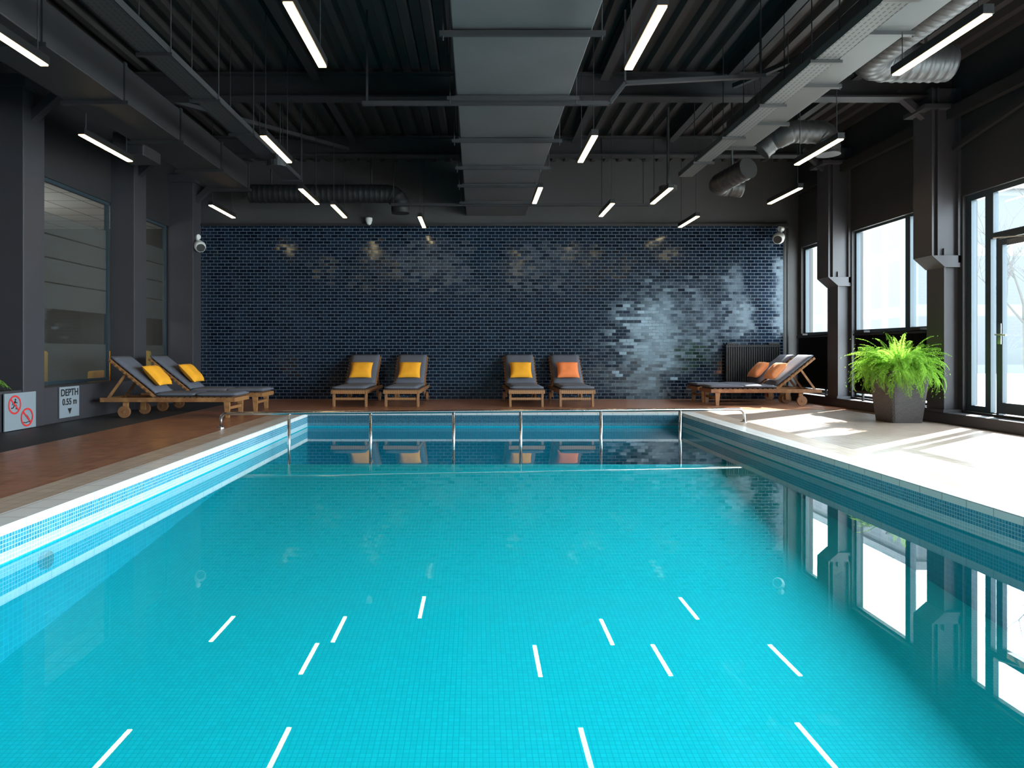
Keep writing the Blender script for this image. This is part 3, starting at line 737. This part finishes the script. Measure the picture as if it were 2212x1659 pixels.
# ---------------------------------------------------------------- signs
def text_mesh(s, size, name, parent, loc, mat):
    cu = bpy.data.curves.new(name, 'FONT'); cu.body = s; cu.size = size; cu.align_x = 'CENTER'; cu.align_y = 'CENTER'; cu.offset = size*.022; cu.extrude = .001
    o = bpy.data.objects.new(name, cu); C.objects.link(o); bpy.context.view_layer.update()
    dg = bpy.context.evaluated_depsgraph_get(); me = bpy.data.meshes.new_from_object(o.evaluated_get(dg)); bpy.data.objects.remove(o)
    me.materials.clear(); me.materials.append(mat)
    m = bpy.data.objects.new(name, me); C.objects.link(m); m.parent = parent; m.location = loc; m.rotation_euler = (R(90), 0, R(90))
    return m
sx = -5.755
sg = thing('depth_sign', (sx, 9.65, .06), 'grey sign reading DEPTH 0.55 m with down arrow', 'sign')
b = B(); b.box((sx-.014, 9.42, .06), (sx, 9.88, .49)); b.finish('panel', M['sign'], parent=sg)
text_mesh('DEPTH', .135, 'lettering', sg, (.002, 0, .345), M['ink'])
text_mesh('0.55 m', .125, 'lettering', sg, (.002, 0, .215), M['ink'])
b = B(); b.add([(sx+.002, 9.60, .185), (sx+.002, 9.70, .185), (sx+.002, 9.65, .10)], [(0, 2, 1)]); b.finish('arrow_mark', M['ink'], parent=sg)
sx = -5.735
sg = thing('prohibition_sign', (sx, 8.58, .01), 'grey sign with no running and no diving symbols', 'sign')
b = B(); b.box((sx-.014, 8.29, .01), (sx, 8.88, .47)); b.finish('panel', M['sign'], parent=sg)
def ringm(cy, cz, r, run, o):
    b = B(); n = 40; vs = []
    for k in range(n):
        a = 2*math.pi*k/n; vs += [(sx+.004+o, cy+r*math.cos(a), cz+r*math.sin(a)), (sx+.004+o, cy+r*.82*math.cos(a), cz+r*.82*math.sin(a))]
    b.add(vs, [(2*k, 2*((k+1) % n), 2*((k+1) % n)+1, 2*k+1) for k in range(n)])
    b.beam((sx+.004+o, cy-r*.63, cz+r*.63), (sx+.004+o, cy+r*.63, cz-r*.63), .004, r*.16)
    b.finish('prohibition_ring', M['red'], parent=sg)
    b = B()
    def limb(a, c, w): b.beam((sx+.002+o, cy+a[0]*r, cz+a[1]*r), (sx+.002+o, cy+c[0]*r, cz+c[1]*r), .002, w*r)
    if run:
        hd = (.12, .52); S = (((.08, .38), (-.05, 0), .2), ((-.05, 0), (.3, -.1), .13), ((.3, -.1), (.2, -.5), .11), ((-.05, 0), (-.2, -.3), .13), ((-.2, -.3), (-.55, -.35), .11), ((.08, .33), (.4, .15), .1), ((.08, .33), (-.25, .2), .1), ((-.25, .2), (-.35, -.02), .09))
    else:
        hd = (.3, -.22); S = (((.2, -.1), (-.15, .2), .2), ((-.15, .2), (-.5, .5), .14), ((.2, -.1), (.45, -.45), .1), ((-.6, -.5), (-.2, -.58), .08), ((-.2, -.58), (.2, -.5), .08), ((.2, -.5), (.6, -.58), .08))
    for a, c, w in S: limb(a, c, w)
    vs = [(sx+.002+o, cy+hd[0]*r+.12*r*math.cos(2*math.pi*k/14), cz+hd[1]*r+.12*r*math.sin(2*math.pi*k/14)) for k in range(14)]
    b.add(vs, [tuple(range(14))]); b.finish('pictogram', M['ink'], parent=sg)
ringm(8.47, .325, .118, True, 0); ringm(8.70, .150, .118, False, .002)

# ---------------------------------------------------------------- wall devices
def spot(loc, dirx, label):
    x, y, z = loc; t = thing('wall_speaker', loc, label, 'speaker', 'white wall speakers')
    b = B(); b.tube([(x-.09*dirx, y+.05, z+.06), (x-.03*dirx, y, z+.03), (x+.03*dirx, y-.06, z-.02), (x+.07*dirx, y-.12, z-.05)], [.05, .10, .115, .09], 20); b.finish('body', M['white'], parent=t, smooth=True)
    b = B(); b.tube([(x+.055*dirx, y-.10, z-.04), (x+.078*dirx, y-.132, z-.056)], .08, 20); b.finish('grille', M['spiral'], parent=t)
    b = B(); b.tube([(x-.03*dirx, y, z+.06), (x-.06*dirx, y+.02, z+.18)], .035, 10); b.tube([(x-.1*dirx, y+.05, z+.19), (x-.02*dirx, y, z+.19)], .05, 12); b.finish('bracket', M['white'], parent=t)
spot((-5.58, 13.75, 3.10), 1, 'white speaker bracketed to the dark column')
spot((6.12, 13.85, 3.28), -1, 'white speaker bracketed to the tiled wall')
t = thing('security_camera', (-2.2, 13.9, 3.55), 'white dome camera at top of tiled wall', 'camera')
b = B(); b.tube([(-2.2, 13.92, 3.64), (-2.2, 13.92, 3.70)], .07, 20); b.tube([(-2.2, 13.92, 3.56), (-2.2, 13.92, 3.58), (-2.2, 13.92, 3.61), (-2.2, 13.92, 3.64)], [.02, .045, .058, .062], 20)
b.finish('housing', M['white'], parent=t)
# armchair in side room
def armchair(x, y):
    t = thing('armchair', (x, y, 0), 'mustard yellow armchair seen through the glass', 'armchair', 'mustard armchairs')
    b = B(); b.box((x-.35, y-.35, .12), (x+.35, y+.3, .42)); b.finish('seat', M['sofa'], parent=t, bevel=.04)
    b = B(); b.box((x-.4, y+.25, .12), (x+.4, y+.42, 1.0)); b.finish('backrest', M['sofa'], parent=t, bevel=.05)
    for s in (-1, 1):
        b = B(); b.box((x+s*.38-.07, y-.35, .12), (x+s*.38+.07, y+.3, .62)); b.finish('armrest', M['sofa'], parent=t, bevel=.04)
armchair(-6.78, 13.0); armchair(-7.3, 10.6)

# ---------------------------------------------------------------- lights
w = bpy.data.worlds.new('sky'); bpy.context.scene.world = w; w.use_nodes = True
bg = w.node_tree.nodes['Background']; bg.inputs[0].default_value = (.78, .92, 1, 1); bg.inputs[1].default_value = 16
def area(name, loc, rot, sx_, sy_, e, col=(1, 1, 1), portal=False):
    l = bpy.data.lights.new(name, 'AREA'); l.shape = 'RECTANGLE'; l.size = sx_; l.size_y = sy_; l.energy = e; l.color = col
    o = bpy.data.objects.new(name, l); C.objects.link(o); o.location = loc; o.rotation_euler = rot
    if portal: l.cycles.is_portal = True
    return o
for y0, y1 in ((12.5, 13.93), (9.75, 12.05), (6.95, 9.3), (4.15, 6.5), (1.35, 3.7), (-1.9, .9)):
    area('window_portal', (XR+.24, (y0+y1)/2, 1.64), (0, R(90), 0), 2.92, y1-y0, 1, portal=True)
for y0, y1, e in ((4.15, 6.5, 560), (1.35, 3.7, 620), (-1.9, .9, 680)):
    area('window_daylight', (XR+.30, (y0+y1)/2, 1.64), (0, R(90), 0), 2.92, y1-y0, e, (.72, .92, 1))
s = bpy.data.lights.new('sun', 'SUN'); s.energy = 36; s.angle = R(.6); s.color = (1, .95, .88)
so = bpy.data.objects.new('sun', s); C.objects.link(so)
so.rotation_euler = Vector((-.78, -.62, -.80)).to_track_quat('-Z', 'Y').to_euler()
area('pool_fill_light', (.6, -1.2, 4.6), (0, 0, 0), 7, 5.5, 230, (.95, .98, 1))  # added fill behind the camera, no real fitting, brightens the pool floor
pl = bpy.data.lights.new('side_room_light', 'POINT'); pl.energy = 75; pl.shadow_soft_size = .4; pl.color = (1, .96, .90)
po = bpy.data.objects.new('side_room_light', pl); C.objects.link(po); po.location = (-8.4, 10.8, 2.3)

# ---------------------------------------------------------------- camera
cam = bpy.data.cameras.new('camera'); co = bpy.data.objects.new('camera', cam); C.objects.link(co)
cam.sensor_width = 36; cam.lens = 24; cam.shift_x = 76/2212; cam.shift_y = -72.5/2212
co.location = (0, 0, 1.0); co.rotation_euler = (R(90), 0, 0); cam.clip_start = .05
bpy.context.scene.camera = co
vs_ = bpy.context.scene.view_settings; vs_.view_transform = 'Standard'; vs_.look = 'None'; vs_.exposure = 0
